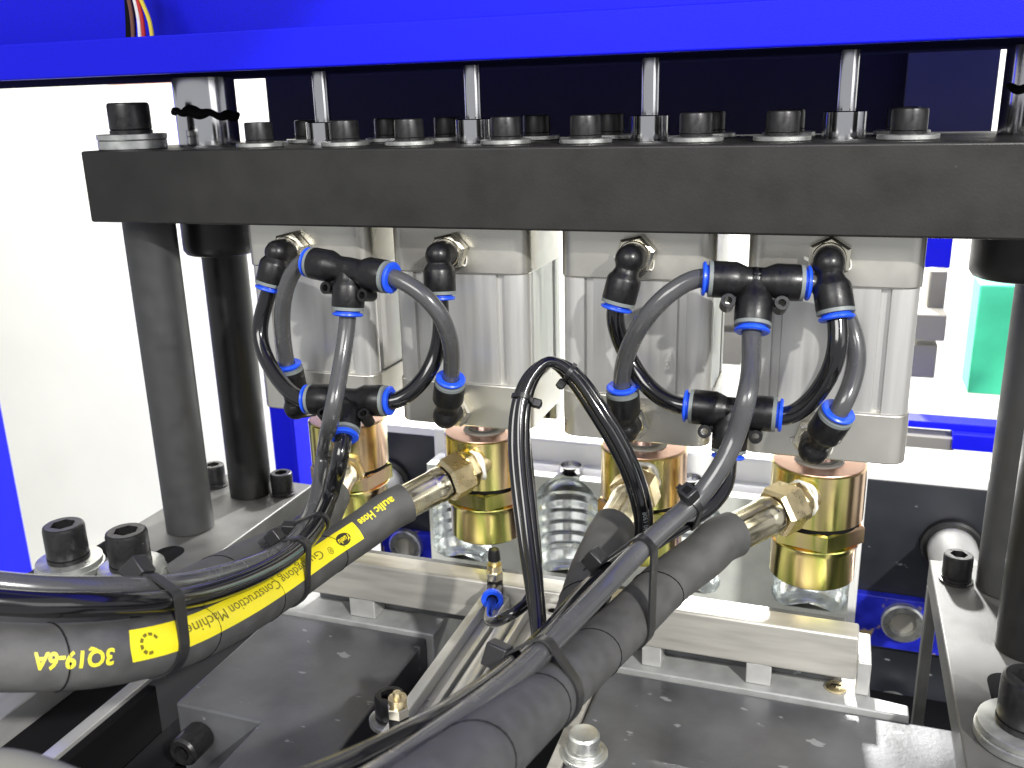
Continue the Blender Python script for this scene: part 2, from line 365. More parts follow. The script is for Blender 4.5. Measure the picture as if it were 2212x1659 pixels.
# ================================================================ CYLINDERS
def body_poly(hx, hy):
    """outline of an extruded cylinder barrel: flat centre faces, narrow slots, rounded corner columns"""
    def side(h, L):     # runs from -L to L along a face at distance h, returns (along, out)
        f = 0.56*L; q = []
        q += [(-f-0.0065, h-0.0006), (-f-0.0058, h-0.0040), (-f-0.0008, h-0.0040), (-f, h-0.0008), (f, h-0.0008), (f+0.0008, h-0.0040), (f+0.0058, h-0.0040), (f+0.0065, h-0.0006)]
        return q
    r = 0.0100; out = []
    def corner(cx, cy, a0):
        return [(cx+r*math.cos(math.radians(a0+90*k/6)), cy+r*math.sin(math.radians(a0+90*k/6))) for k in range(7)]
    out += [(a, -o) for a, o in side(hy, hx)]; out += corner(hx-r, -hy+r, -90)
    out += [(o, a) for a, o in side(hx, hy)]; out += corner(hx-r, hy-r, 0)
    out += [(-a, o) for a, o in side(hy, hx)]; out += corner(-hx+r, hy-r, 90)
    out += [(-o, -a) for a, o in side(hx, hy)]; out += corner(-hx+r, -hy+r, 180)
    return out
HX, HY = 0.054, AY-FACE
def cylinder(i):
    x = AX[i]
    t = thing('air_cylinder', 'square aluminium pneumatic cylinder, %s of the four' % ORD[i], 'cylinder', (x, AY, BOTTOM), 'pneumatic cylinders under the black plate')
    cap = rrect(HX, HY, 0.012, 8)
    mv = lambda p: [(a+x, b+AY) for a, b in p]
    MB().prism(mv(cap), -0.0905, -0.0556).build('top_cap', 'alu_cap', t, bevel=0.0012)
    MB().prism(mv(body_poly(HX-0.0013, HY-0.0013)), -0.1738, -0.0905).build('barrel', 'alu', t)
    MB().prism(mv(cap), BOTTOM, -0.1738).build('bottom_cap', 'alu_cap', t, bevel=0.0012)
    MB().lathe((x, AY, -0.236), (0, 0, 1), [(0, 0.0125), (0.03, 0.0125)], 32).build('piston_rod', 'chrome', t)
    # rod on top of the plate
    MB().lathe((x, AY, 0.0002), (0, 0, 1), [(0, 0.0138), (0.0165, 0.0138), (0.0172, 0.013)], 36).build('rod_boss', 'chrome', t)
    MB().lathe((x, AY, 0.0172), (0, 0, 1), [(0, 0.0062), (0.0375, 0.0062)], 28).build('upper_rod', 'chrome', t)
    return t
for i in range(4): cylinder(i)

# gold couplings
def coupling(i):
    x = AX[i]; o = (x, AY, -0.316)
    t = thing('brass_coupling', 'gold plated round coupling with hexagon waist, %s of the four' % ORD[i], 'coupling', o, 'gold couplings under the cylinders')
    R = 0.0332
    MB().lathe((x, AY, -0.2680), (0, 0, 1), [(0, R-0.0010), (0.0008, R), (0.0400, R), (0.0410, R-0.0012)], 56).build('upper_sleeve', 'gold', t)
    MB().lathe((x, AY, -0.2270), (0, 0, 1), [(0, R-0.0013), (0.0006, R-0.0016)], 56).build('top_face', 'copper_face', t)
    MB().lathe((x, AY, -0.2264), (0, 0, 1), [(0, 0.0175), (0.0012, 0.0168), (0.0012, 0.013), (0, 0.0128)], 36, caps=False).build('seal_ring', 'ptfe', t)
    MB().lathe((x, AY, -0.2712), (0, 0, 1), [(0, R-0.0022), (0.0034, R-0.0022)], 48).build('joint_gap', 'void_dark', t)
    hx = MB(); a0 = 0.35+0.5*i
    hx.lathe((x, AY, -0.2850), (0, 0, 1), [(0, R*1.00), (0.0015, R*1.075), (0.0130, R*1.075), (0.0143, R*1.02)], 6, ph=a0)
    hx.build('hexagon', 'gold', t, ang=20)
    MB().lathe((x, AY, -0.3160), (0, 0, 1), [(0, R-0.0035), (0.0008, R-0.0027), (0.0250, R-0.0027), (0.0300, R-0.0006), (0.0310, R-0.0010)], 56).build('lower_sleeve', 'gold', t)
    return t
for i in range(4): coupling(i)

# ================================================================ FITTINGS
TR = 0.006
def sleeve(mb, o, d, L=0.026, neck=0.0082):
    """push-in socket: neck at o flares and ends L further"""
    mb.lathe(o, d, [(-0.004, neck), (0.004, neck), (0.0068, neck+0.0012), (0.0092, 0.0108), (0.0110, 0.0114), (L-0.0015, 0.0114), (L-0.0003, 0.0110), (L, 0.0100), (L, 0.007), (L-0.006, 0.0068)], 32)
def rings(t, o, d, L=0.026):
    MB().lathe(o, d, [(L-0.0010, 0.0112), (L+0.0014, 0.0112), (L+0.0016, 0.0085), (L-0.001, 0.0085)], 32, closed=True, caps=False).build('grey_ring', 'ring_grey', t)
    MB().lathe(o, d, [(L+0.0014, 0.0084), (L+0.0030, 0.0090), (L+0.0034, 0.0106), (L+0.0046, 0.0108), (L+0.0054, 0.0098), (L+0.0052, 0.0063), (L-0.004, 0.0063)], 32, caps=False).build('release_ring', 'ring_blue', t)
RL = 0.0315                                     # socket root to tip of release ring
def elbow(ball, ring, label, sgroup='push-in elbows on the cylinders', nutrot=0.3):
    """ball, ring: 3-D points; the threaded stem goes back to the cylinder face"""
    ball = np.asarray(ball, float); ring = np.asarray(ring, float); d = nv(ring-ball)
    t = thing('elbow_fitting', label, 'pipe fitting', (ball[0], FACE, ball[2]), sgroup)
    o = ring-d*RL
    m = MB()
    m.lathe(ball, (0, 1, 0), [(-0.0095, 0.0008), (-0.0090, 0.0034), (-0.0076, 0.0060), (-0.0050, 0.0083), (-0.002, 0.0094), (0, 0.0096), (0.004, 0.0095), (FACE-ball[1]-0.0120, 0.0092)], 28)
    L0 = np.linalg.norm(o-ball)
    m.lathe(ball, d, [(-0.0095, 0.0008), (-0.0090, 0.0034), (-0.0076, 0.0060), (-0.0050, 0.0083), (-0.002, 0.0094), (0.001, 0.0095), (0.004, 0.0086), (max(0.0065, L0), 0.0078)], 28)
    sleeve(m, o, d, neck=0.0078); m.build('body', 'fit_black', t)
    rings(t, o, d)
    s = FACE-ball[1]
    MB().lathe(ball, (0, 1, 0), [(s-0.0120, 0.0100), (s-0.0112, 0.0106), (s-0.0096, 0.0106), (s-0.0090, 0.0095)], 28).build('collar', 'nickel', t)
    MB().lathe(ball, (0, 1, 0), [(s-0.0098, 0.0122), (s-0.0086, 0.0142), (s-0.0014, 0.0142), (s-0.0004, 0.0130)], 6, ph=nutrot).build('hex_nut', 'nickel', t, ang=20)
    sm = MB(); pts = []
    for k in range(9):
        a = k*0.5+nutrot; q = 0.0125+0.003*math.sin(k*2.3); pts.append((ball[0]+math.cos(a)*q, FACE-0.0006, ball[2]-abs(math.sin(a))*q))
    sm.tube(spline(pts, 4), lambda f: 0.0003+0.0011*math.sin(math.pi*f), 6); sm.build('sealant_smear', 'ptfe', t)
    return ring, d
def tee(a, b, c, label, ears=True, group='push-in tees between the cylinders'):
    """a, b run ends; c branch end (release ring tips)"""
    a, b, c = [np.asarray(q, float) for q in (a, b, c)]
    da = nv(a-b); mid = (a+b)/2; dc = nv(c-mid)
    t = thing('tee_fitting', label, 'pipe fitting', mid, group)
    m = MB(); half = np.linalg.norm(a-b)/2
    for e, d in ((a, da), (b, -da), (c, dc)):
        o = e-d*RL; sleeve(m, o, d, neck=0.0086)
        L0 = np.linalg.norm(o-mid)
        m.lathe(mid, d, [(0, 0.0088), (L0, 0.0086)], 28)
    m.build('body', 'fit_black', t)
    for e, d in ((a, da), (b, -da), (c, dc)): rings(t, e-d*RL, d)
    if ears:
        nrm = nv(np.cross(da, dc))
        if nrm[1] > 0: nrm = -nrm
        for s in (da, -da):
            e = mid+s*0.0160+dc*0.0150
            q = MB(); q.lathe(e-nrm*0.006, nrm, [(0, 0.0044), (0.012, 0.0044), (0.012, 0.0024), (0, 0.0024)], 20, closed=True, caps=False)
            q.obox(mid+s*0.0100+dc*0.0120, s*0.7071+dc*0.7071, nrm, nv(np.cross(s*0.7071+dc*0.7071, nrm)), 0.0035, 0.0016, 0.006)
            q.build('mounting_ear', 'fit_black', t)
    return (a, da), (b, -da), (c, dc)
# left group
E1U = elbow(P(600, 546, y=0.002), P(581, 628, y=-0.004), 'black elbow with blue ring, upper port of leftmost cylinder')
E2U = elbow(P(948, 552, y=0.002), P(951, 648, y=-0.002), 'black elbow with blue ring, upper port of second cylinder from left')
E1L = elbow(P(640, 880, y=0.004), P(620, 784, y=-0.002), 'black elbow half hidden by a curved tube, lower port of leftmost cylinder')
E2L = elbow(P(963, 898, y=0.003), P(974, 815, y=-0.008), 'black elbow pointing up, lower port of second cylinder from left', nutrot=0.6)
TLa, TLb, TLc = tee(P(664, 566, y=-0.022), P(850, 601, y=-0.034), P(751, 683, y=-0.034), 'upper black tee with three blue rings, left pair of cylinders')
BLa, BLb, BLc = tee(P(659, 862, y=-0.030), P(846, 866, y=-0.026), P(742, 946, y=-0.052), 'lower black tee behind a grey tube, left pair of cylinders')
# right group
E3U = elbow(P(1360, 560, y=0.002), P(1331, 670, y=-0.003), 'black elbow with blue ring, upper port of third cylinder from left')
E4U = elbow(P(1790, 570, y=-0.004), P(1808, 692, y=-0.016), 'big black elbow overlapping the upper tee, upper port of rightmost cylinder', nutrot=0.05)
E3L = elbow(P(1350, 928, y=0.003), P(1344, 832, y=-0.004), 'black elbow pointing straight up, lower port of third cylinder from left', nutrot=0.7)
E4L = elbow(P(1757, 972, y=0.0), P(1813, 886, y=-0.012), 'black elbow tilted to the right, lower port of rightmost cylinder')
TRa, TRb, TRc = tee(P(1516, 602, y=-0.018), P(1750, 612, y=-0.006), P(1624, 719, y=-0.028), 'upper black tee with mounting eyes, right pair of cylinders')
BRa, BRb, BRc = tee(P(1477, 876, y=-0.014), P(1691, 897, y=-0.012), P(1572, 990, y=-0.020), 'lower black tee crossed by a grey tube, right pair of cylinders')

# ================================================================ TUBES
def depth_of(p): return float(np.dot(np.asarray(p)-CAM_POS, CF))
def ends(e, back=0.010, out=0.014):
    p, d = e; return [p-d*back, p+d*0.002]
TUBES = {}
def air_tube(name, label, pts, r, m, group, key=None):
    c = spline(pts); o = MB().tube(c, r, 24).build(name, m); tag(o, label, 'air tube', group)
    if key: TUBES[key] = c
    return c
gt = 'air tubes looping between the fittings'
def loop(label, a, mid, b, m): air_tube('air_tube', label, ends(a)+mid+ends(b)[::-1], TR, m, gt)
loop('black air tube from upper left elbow curving down to the lower left tee', E1U, [P(562, 712, y=-0.010), P(590, 802, y=-0.022)], BLa, 'tube_black')
loop('grey air tube from the upper left tee bending down its left side', TLa, [P(617, 628, y=-0.018)], E1L, 'tube_grey')
loop('black air tube from second cylinder elbow sweeping to lower left tee', E2U, [P(950, 730, y=-0.001), P(915, 818, y=-0.012)], BLb, 'tube_black')
loop('grey air tube arching from upper left tee to second cylinder lower elbow', TLb, [P(945, 672, y=-0.034)], E2L, 'tube_grey')
loop('black air tube from third cylinder elbow sweeping to lower right tee', E3U, [P(1347, 750, y=0.000), P(1404, 838, y=-0.006)], BRa, 'tube_black')
loop('grey air tube arching from upper right tee to third cylinder lower elbow', TRa, [P(1402, 678, y=-0.026)], E3L, 'tube_grey')
loop('black air tube from big right elbow sweeping to lower right tee', E4U, [P(1806, 762, y=-0.022), P(1760, 855, y=-0.016)], BRb, 'tube_black')
loop('dark air tube bowing rightmost, from behind big elbow to tilted elbow', TRb, [P(1822, 672, y=0.012), P(1850, 770, y=0.006)], E4L, 'tube_grey')
gb = 'air tubes strapped to the hydraulic hoses'
d0 = depth_of(TLc[0])
air_tube('air_tube', 'grey air tube dropping from upper left tee and leaving at left edge', ends(TLc)+[PD(737, 790, d0-0.003), PD(716, 900, d0-0.008), PD(700, 985, 0.700), PD(688, 1060, 0.685), PD(664, 1130, 0.655), PD(618, 1183, 0.618), PD(540, 1222, 0.572), PD(430, 1254, 0.518), PD(330, 1268, 0.478), PD(200, 1271, 0.448), PD(100, 1270, 0.433), PD(0, 1262, 0.424), PD(-170, 1245, 0.41)], TR, 'tube_grey', gb, 'LG')
d0 = depth_of(BLc[0])
air_tube('air_tube', 'glossy black air tube from lower left tee leaving at left edge', ends(BLc)+[PD(733, 1000, d0-0.004), PD(718, 1060, 0.672), PD(693, 1122, 0.648), PD(645, 1184, 0.610), PD(562, 1238, 0.560), PD(450, 1281, 0.505), PD(335, 1302, 0.462), PD(200, 1306, 0.432), PD(100, 1306, 0.418), PD(0, 1300, 0.408), PD(-170, 1285, 0.395)], TR, 'tube_black', gb, 'LB')
d0 = depth_of(TRc[0])
air_tube('air_tube', 'grey air tube from upper right tee running along the right hose', ends(TRc)+[PD(1622, 800, d0-0.016), PD(1611, 865, d0-0.026), PD(1591, 935, 0.545), PD(1560, 1003, 0.545), PD(1514, 1068, 0.545), PD(1460, 1119, 0.540), PD(1388, 1184, 0.528), PD(1308, 1266, 0.508), PD(1222, 1355, 0.475), PD(1130, 1447, 0.432), PD(1025, 1533, 0.385), PD(920, 1610, 0.345), PD(850, 1659, 0.322), PD(720, 1740, 0.28)], TR, 'tube_grey', gb, 'RG')
d0 = depth_of(BRc[0])
air_tube('air_tube', 'black air tube from lower right tee running beside the grey one', ends(BRc)+[PD(1565, 1045, d0-0.004), PD(1520, 1100, 0.585), PD(1440, 1150, 0.572), PD(1360, 1205, 0.558), PD(1285, 1262, 0.540), PD(1203, 1352, 0.505), PD(1118, 1434, 0.455), PD(1022, 1508, 0.402), PD(900, 1584, 0.356), PD(770, 1650, 0.325), PD(620, 1715, 0.29)], TR, 'tube_black', gb, 'RB')

# ================================================================ HYDRAULIC HOSES
HR = 0.0152
def arc(c):
    s = np.concatenate([[0], np.cumsum(np.linalg.norm(np.diff(c, axis=0), axis=1))]); return s
def at_s(c, s, q):
    p = np.array([np.interp(q, s, c[:, k]) for k in range(3)]); e = 0.002
    t = np.array([np.interp(q+e, s, c[:, k])-np.interp(q-e, s, c[:, k]) for k in range(3)]); return p, nv(t)
HOSES = {}
def hose(key, label, i, tape, fend, rest, hexrot=0.2):
    """tape: pixel+depth of the threaded root, fend: end of ferrule, rest: hose path"""
    a = PD(*tape); b = PD(*fend); d = nv(b-a); L = np.linalg.norm(b-a)
    t = thing('hydraulic_hose', label, 'hose', a, 'hydraulic hoses on the gold couplings')
    o = a-d*0.012
    MB().lathe(o, d, [(0, 0.0105), (0.016, 0.0105)], 28).build('threaded_nipple', 'brass', t)
    m = MB(); pts = []
    for k in range(30):
        an = k*0.47; q = 0.0118+0.0012*math.sin(k*1.7); e1, e2 = basis(d); pts.append(a+d*(0.0005*math.sin(k*0.9)-0.001+0.00012*k)+(e1*math.cos(an)+e2*math.sin(an))*q)
    m.tube(spline(pts, 3), lambda f: 0.0007+0.0011*abs(math.sin(f*11)), 7); m.build('thread_seal_tape', 'ptfe', t)
    n0 = L*0.06; n1 = L*0.14; n2 = L*0.43
    MB().lathe(a, d, [(n0, 0.0125), (n0+0.0015, 0.0150), (n1, 0.0150), (n1+0.001, 0.0140)], 6, ph=hexrot+0.4).build('small_hexagon', 'brass', t, ang=20)
    MB().lathe(a, d, [(n1, 0.0150), (n1+0.003, 0.0180), (n2-0.003, 0.0180), (n2, 0.0160)], 6, ph=hexrot).build('swivel_nut', 'brass', t, ang=20)
    MB().lathe(a, d, [(n2, 0.0125), (n2+0.0012, 0.0125)], 30).build('nut_gap', 'void_dark', t)
    f = MB(); n = 48; vs = []; fs = []; e1, e2 = basis(d)
    prof = [(n2+0.0010, 0.0110, 0), (n2+0.0016, 0.0136, 0), (n2+0.008, 0.0140, 0), (n2+0.011, 0.0132, 0.2), (n2+0.0125, 0.0132, 1), (L-0.004, 0.0132, 1), (L-0.002, 0.0136, .3), (L, 0.0138, 0), (L, 0.0125, 0)]
    for (s, r, fl) in prof:
        for k in range(n):
            an = 2*math.pi*k/n; rr = r*(1-0.045*fl*(0.5+0.5*math.cos(8*an))**2*1.3); vs.append(a+d*s+(e1*math.cos(an)+e2*math.sin(an))*rr)
    for q in range(len(prof)-1):
        for k in range(n): fs.append((q*n+k, q*n+(k+1) % n, (q+1)*n+(k+1) % n, (q+1)*n+k))
    f.add(vs, fs).build('crimp_ferrule', 'brass_pale', t, ang=25)
    c = spline([b-d*0.004, b+d*0.012]+[PD(*q) for q in rest])
    hm = MB(); hm.tube(c, HR, 40); hm.build('rubber_hose', 'rubber', t)
    s = arc(c)
    for q in np.arange(0.075, s[-1]-0.01, 0.085):        # wrapped-finish seams
        p, tt = at_s(c, s, q); e1, e2 = basis(tt); pts = [p+tt*0.006*math.sin(2*math.pi*k/24)+(e1*math.cos(2*math.pi*k/24)+e2*math.sin(2*math.pi*k/24))*(HR+0.00005) for k in range(25)]
        MB().tube(pts, 0.00045, 6).build('wrap_seam', 'void_dark', t)
    HOSES[key] = (t, c, s)
    return t, c, s
hose('A', 'hydraulic hose with pale fitting behind the left tubes, leftmost coupling', 0, (756, 985, 0.80), (712, 1078, 0.735),
     [(688, 1130, 0.715), (640, 1170, 0.685), (560, 1205, 0.645), (460, 1255, 0.590), (360, 1300, 0.545), (220, 1330, 0.51), (0, 1345, 0.49), (-250, 1340, 0.47)])
HB = hose('B', 'hydraulic hose with yellow printed label sweeping out to the left', 1, (1030, 1004, 0.735), (866, 1091, 0.700),
     [(800, 1134, 0.688), (735, 1178, 0.672), (640, 1244, 0.630), (540, 1308, 0.570), (440, 1358, 0.513), (340, 1392, 0.470), (200, 1415, 0.436), (80, 1420, 0.422), (-60, 1416, 0.412), (-280, 1395, 0.40)])
hose('C', 'dark hydraulic hose behind the cable bundle, third coupling from left', 2, (1390, 1031, 0.690), (1324, 1144, 0.635),
     [(1306, 1180, 0.615), (1280, 1240, 0.592), (1258, 1310, 0.572), (1225, 1390, 0.545), (1170, 1470, 0.500), (1090, 1560, 0.435), (1000, 1640, 0.38), (880, 1760, 0.32)])
hose('D', 'thick plain hydraulic hose running to the bottom centre from rightmost coupling', 3, (1735, 1076, 0.652), (1574, 1159, 0.612),
     [(1530, 1190, 0.603), (1460, 1243, 0.588), (1380, 1318, 0.560), (1290, 1404, 0.515), (1205, 1482, 0.462), (1108, 1570, 0.398), (1000, 1664, 0.338), (840, 1800, 0.27)], hexrot=0.55)

# --- print on hose B
def text_mesh(s, size, bold=0.0, xs=1.0):
    cu = bpy.data.curves.new('print', 'FONT'); cu.body = s; cu.size = size; cu.offset = bold; cu.resolution_u = 3
    o = bpy.data.objects.new('print', cu); COL.objects.link(o)
    me = bpy.data.meshes.new_from_object(o.evaluated_get(bpy.context.evaluated_depsgraph_get()))
    bpy.data.objects.remove(o); bpy.data.curves.remove(cu)
    bm = bmesh.new(); bm.from_mesh(me); bpy.data.meshes.remove(me)
    for v in bm.verts: v.co.x *= xs
    xsv = [v.co.x for v in bm.verts]; ysv = [v.co.y for v in bm.verts]
    for y in np.arange(min(ysv)+0.0012, max(ysv), 0.0012): bmesh.ops.bisect_plane(bm, geom=bm.verts[:]+bm.edges[:]+bm.faces[:], plane_co=(0, y, 0), plane_no=(0, 1, 0))
    for x in np.arange(min(xsv)+0.004, max(xsv), 0.004): bmesh.ops.bisect_plane(bm, geom=bm.verts[:]+bm.edges[:]+bm.faces[:], plane_co=(x, 0, 0), plane_no=(1, 0, 0))
    bm.verts.ensure_lookup_table(); vs = [(v.co.x, v.co.y) for v in bm.verts]; fs = [tuple(v.index for v in f.verts) for f in bm.faces]; bm.free()
    return vs, fs
def wrap(c, s, vs, s0, y0, twist, off, R=HR):
    """lay flat (x along hose, y around it; +y turns towards image-down) onto the hose"""
    out = []
    for x, y in vs:
        p, tt = at_s(c, s, s0+x)
        ref = np.array([0.54, -0.68, 0.50]); n = nv(ref-tt*np.dot(ref, tt)); dn = np.cross(n, tt)      # dn: around
        if dn[2] > 0: dn = -dn
        a = (y+y0)/R+twist(s0+x); out.append(p+(n*math.cos(a)+dn*math.sin(a))*(R+off))
    return out
tB, cB, sB = HB
def s_at_px(c, s, u):           # arc length where the hose crosses image column u
    q = c-CAM_POS; uu = CX+FPX*(q@CR)/(q@CF); k = int(np.argmin(np.abs(uu-u))); return s[k]
sa, sb2 = s_at_px(cB, sB, 762), s_at_px(cB, sB, 246)
tw = lambda q: -0.14
LW = 0.0155
nx = 90; vs = []; fs = []
for k in range(nx+1):
    x = (sb2-sa)*k/nx
    for j in range(9):
        y = -LW/2+LW*j/8; sk = 0.0015*math.sin(j/8*3.1)*(1 if k == nx else 0); vs.append((x+sk, y))
for k in range(nx):
    for j in range(8): fs.append((k*9+j, k*9+j+1, (k+1)*9+j+1, (k+1)*9+j))
lab = MB().add(wrap(cB, sB, vs, sa, 0, tw, 0.00025), fs).build('yellow_label', 'label_yellow', tB)
def put(txt, u_start, size, m, y0, off, name, parent, bold=0.0, xs=1.0, fit_u=None):
    v, f = text_mesh(txt, size, bold, xs); s0 = s_at_px(cB, sB, u_start)
    if fit_u is not None:
        L = s_at_px(cB, sB, fit_u)-s0; x1 = max(q[0] for q in v); v = [(q[0]*L/x1, q[1]) for q in v]
    MB().add(wrap(cB, sB, v, s0, y0, tw, off), f).build(name, m, parent, smooth=False)
put('Guangdong Construction Machine', 672, 0.0088, 'print_olive', -0.0032, 0.0006, 'lettering', lab, fit_u=352)
put('\u00ae', 690, 0.0075, 'print_olive', -0.0010, 0.0006, 'lettering', lab)
put('aulic Hose', 848, 0.0088, 'print_yellow', -0.0062, 0.0005, 'lettering', tB, bold=0.00022, fit_u=772)
put('3Q19-6A', 210, 0.0100, 'print_yellow', 0.0000, 0.0005, 'lettering', tB, bold=0.0003, fit_u=70)
def decal(pts, faces, u, y0, off, m, name, parent):
    MB().add(wrap(cB, sB, pts, s_at_px(cB, sB, u), y0, tw, off), faces).build(name, m, parent, smooth=False)
n = 40; pts = [(0.0075+0.0075*math.cos(2*math.pi*k/n), 0.0046*math.sin(2*math.pi*k/n)) for k in range(n)]
ell = []; ef = []
for j, q in enumerate((1.0, 0.66, 0.33)):
    ell += [(0.0075+(x-0.0075)*q, y*q) for x, y in pts]
ell.append((0.0075, 0.0))
for j in range(2): ef += [(j*n+k, j*n+(k+1) % n, (j+1)*n+(k+1) % n, (j+1)*n+k) for k in range(n)]
ef += [(2*n+k, 2*n+(k+1) % n, 3*n) for k in range(n)]
decal(ell, ef, 738, 0.0, 0.0005, 'print_black', 'logo_oval', lab)
v, f = text_mesh('Yuelu', 0.0058, 0.0001); v = [(x+0.0004+0.25*y, y-0.0014) for x, y in v]
decal(v, f, 738, 0.0, 0.0011, 'label_yellow', 'logo_lettering', lab)
em = []; emf = []
for q in range(9):                                   # broken ring emblem near the label's left end
    a0 = 2*math.pi*q/9; o = len(em)
    if q in (3, 4): continue
    for k in range(4):
        a = a0+0.5*k/3
        for r in (0.0036, 0.0052): em.append((0.006+r*math.cos(a), r*math.sin(a)))
    for k in range(3): emf.append((o+2*k, o+2*k+1, o+2*k+3, o+2*k+2))
decal(em, emf, 300, 0.0005, 0.0006, 'print_olive', 'emblem', lab)

# ================================================================ CABLE TIES
def hull_ring(circles, e1, e2, o, off):
    pts = []
    for c, r in circles:
        d = np.asarray(c)-o; x, y = np.dot(d, e1), np.dot(d, e2)
        for k in range(40): a = 2*math.pi*k/40; pts.append((x+(r+off)*math.cos(a), y+(r+off)*math.sin(a)))
    pts = sorted(set(pts)); 
    def half(ps):
        h = []
        for p in ps:
            while len(h) > 1 and (h[-1][0]-h[-2][0])*(p[1]-h[-2][1])-(h[-1][1]-h[-2][1])*(p[0]-h[-2][0]) <= 0: h.pop()
            h.append(p)
        return h
    lo = half(pts); up = half(pts[::-1]); return np.array(lo[:-1]+up[:-1])
def near(c, p, t):
    """where curve c crosses the plane through p with normal t (nearest crossing)"""
    k = np.argmin(np.abs((c-p)@t)+0.15*np.linalg.norm(c-p, axis=1)); return c[k]
def tie(label, centre, axis, circles, head_dir, wid=0.0046, th=0.0013, head=(0.0042, 0.0034, 0.0036), tail=0.0):
    t = nv(axis); o = np.asarray(centre, float); e1, e2 = basis(t)
    h = hull_ring(circles, e1, e2, o, th*0.6); n = len(h)
    loop = np.vstack([h, h[:1]]); s = arc(loop); L = s[-1]; q = np.linspace(0, L, 121)[:-1]
    h = np.array([[np.interp(a, s, loop[:, k]) for k in (0, 1)] for a in q]); n = len(h)
    root = thing('cable_tie', label, 'cable tie', o, 'black cable ties')
    nrm = np.roll(h, -1, 0)-np.roll(h, 1, 0); nrm = np.stack([nrm[:, 1], -nrm[:, 0]], 1); nrm /= np.linalg.norm(nrm, axis=1)[:, None]
    vs = []; fs = []
    for k in range(n):
        for (a, b) in ((-wid/2, -th/2), (wid/2, -th/2), (wid/2, th/2), (-wid/2, th/2)):
            p2 = h[k]+nrm[k]*b; vs.append(o+e1*p2[0]+e2*p2[1]+t*a)
    for k in range(n):
        for j in range(4): fs.append((k*4+j, k*4+(j+1) % 4, ((k+1) % n)*4+(j+1) % 4, ((k+1) % n)*4+j))
    MB().add(vs, fs).build('band', 'tie_black', root)
    hd = np.asarray(head_dir, float); w2 = np.array([np.dot(hd, e1), np.dot(hd, e2)]); k = int(np.argmax(h@w2))
    n3 = e1*nrm[k][0]+e2*nrm[k][1]; tg = np.cross(t, n3); p = o+e1*h[k][0]+e2*h[k][1]+n3*(head[2]*0.8)
    hb = MB().obox(p, tg, t, n3, *head).build('head', 'tie_black', root, bevel=0.0009)
    MB().obox(p+n3*head[2]*0.99, tg, t, n3, head[0]*0.45, head[1]*0.5, 0.0005).build('slot', 'void_dark', hb)
    MB().obox(p+tg*(head[0]+0.002+tail/2), tg, t, n3, 0.002+tail/2, wid*0.42, 0.0006).build('tail', 'tie_black', root)
    return root
def tie_on(label, u, host, others, head_dir, hr=None, **kw):
    c, r = host; s = arc(c); p, t = at_s(c, s, s_at_px(c, s, u))
    cs = [(p, r)]+[(near(q, p, t), rr) for q, rr in others]
    cs = [(np.asarray(q)-t*np.dot(np.asarray(q)-p, t), rr) for q, rr in cs]
    return tie(label, p, t, cs, head_dir, **kw)
T = TUBES; cA, cBh, cC, cDh = [HOSES[k][1] for k in 'ABCD']
UP, LEFT, TOCAM = np.array([0, 0, 1.0]), -CR, -CF
tie_on('wide black cable tie around labelled hose and tubes, head by the washer bolt', 338, (cBh, HR), [(T['LG'], TR), (T['LB'], TR)], -CD*1.0+LEFT*0.75+CF*0.4, wid=0.0076, head=(0.0062, 0.0052, 0.0055))
tie_on('black cable tie crossing the yellow label below the left gold coupling', 618, (cBh, HR), [(T['LG'], TR), (T['LB'], TR)], -CD*1.0+LEFT*0.8+CF*0.2, wid=0.0056, head=(0.0050, 0.0042, 0.0045))
tie_on('small black cable tie holding only the two left tubes, above the hose', 690, (T['LB'], TR), [(T['LG'], TR)], LEFT, wid=0.0030, head=(0.0036, 0.0040, 0.0050))
tie_on('small cable tie on the grey tube with its open head facing up', 1496, (T['RG'], TR), [(T['RB'], TR)], -CD+TOCAM*0.6, wid=0.0040, head=(0.0048, 0.0044, 0.0044))
tie_on('black cable tie around the thick right hose, nearer its brass ferrule', 1352, (cDh, HR), [(T['RG'], TR), (T['RB'], TR)], LEFT-CD*0.6+TOCAM*0.2, wid=0.0082, head=(0.0056, 0.0050, 0.0052))
tie_on('black cable tie around the thick right hose, closest to the camera', 1185, (cDh, HR), [(T['RG'], TR), (T['RB'], TR)], LEFT-CD*0.3+TOCAM*0.2, wid=0.0088, head=(0.0060, 0.0052, 0.0056))

# ================================================================ THIN CABLE LOOP
def loop_pts(off, dd, extra):
    base = [(1162, 1390, 0.520), (1158, 1320, 0.535), (1146, 1200, 0.553), (1130, 1060, 0.566), (1122, 940, 0.575), (1131, 855, 0.58), (1155, 805, 0.583), (1188, 783, 0.585), (1230, 803, 0.585), (1276, 862, 0.583), (1322, 935, 0.582), (1362, 1015, 0.585), (1384, 1085, 0.59), (1390, 1150, 0.60), (1372, 1215, 0.61)]
    out = []
    for k, (u, v, d) in enumerate(base):
        w = off[k] if hasattr(off, '__len__') else off
        out.append(PD(u+w*extra[0], v+w*extra[1], d+dd))
    return out
lg = 'thin black hoses in the central loop'
L1 = spline(loop_pts([0, -4, -10, -13, -13, -11, -9, 0, 8, 11, 11, 11, 11, 8, 6], 0.0, (1.0, -0.3)))
L2 = spline(loop_pts([8, 8, 10, 12, 11, 10, 8, 0, -10, -12, -12, -11, -10, -8, -8], 0.004, (1.0, -0.3)))
L3 = spline(loop_pts([2, 2, 1, 0, 0, 0, 0, -2, -1, 0, 0, 0, 0, 0, 0], -0.0085, (1.0, 0.6)))
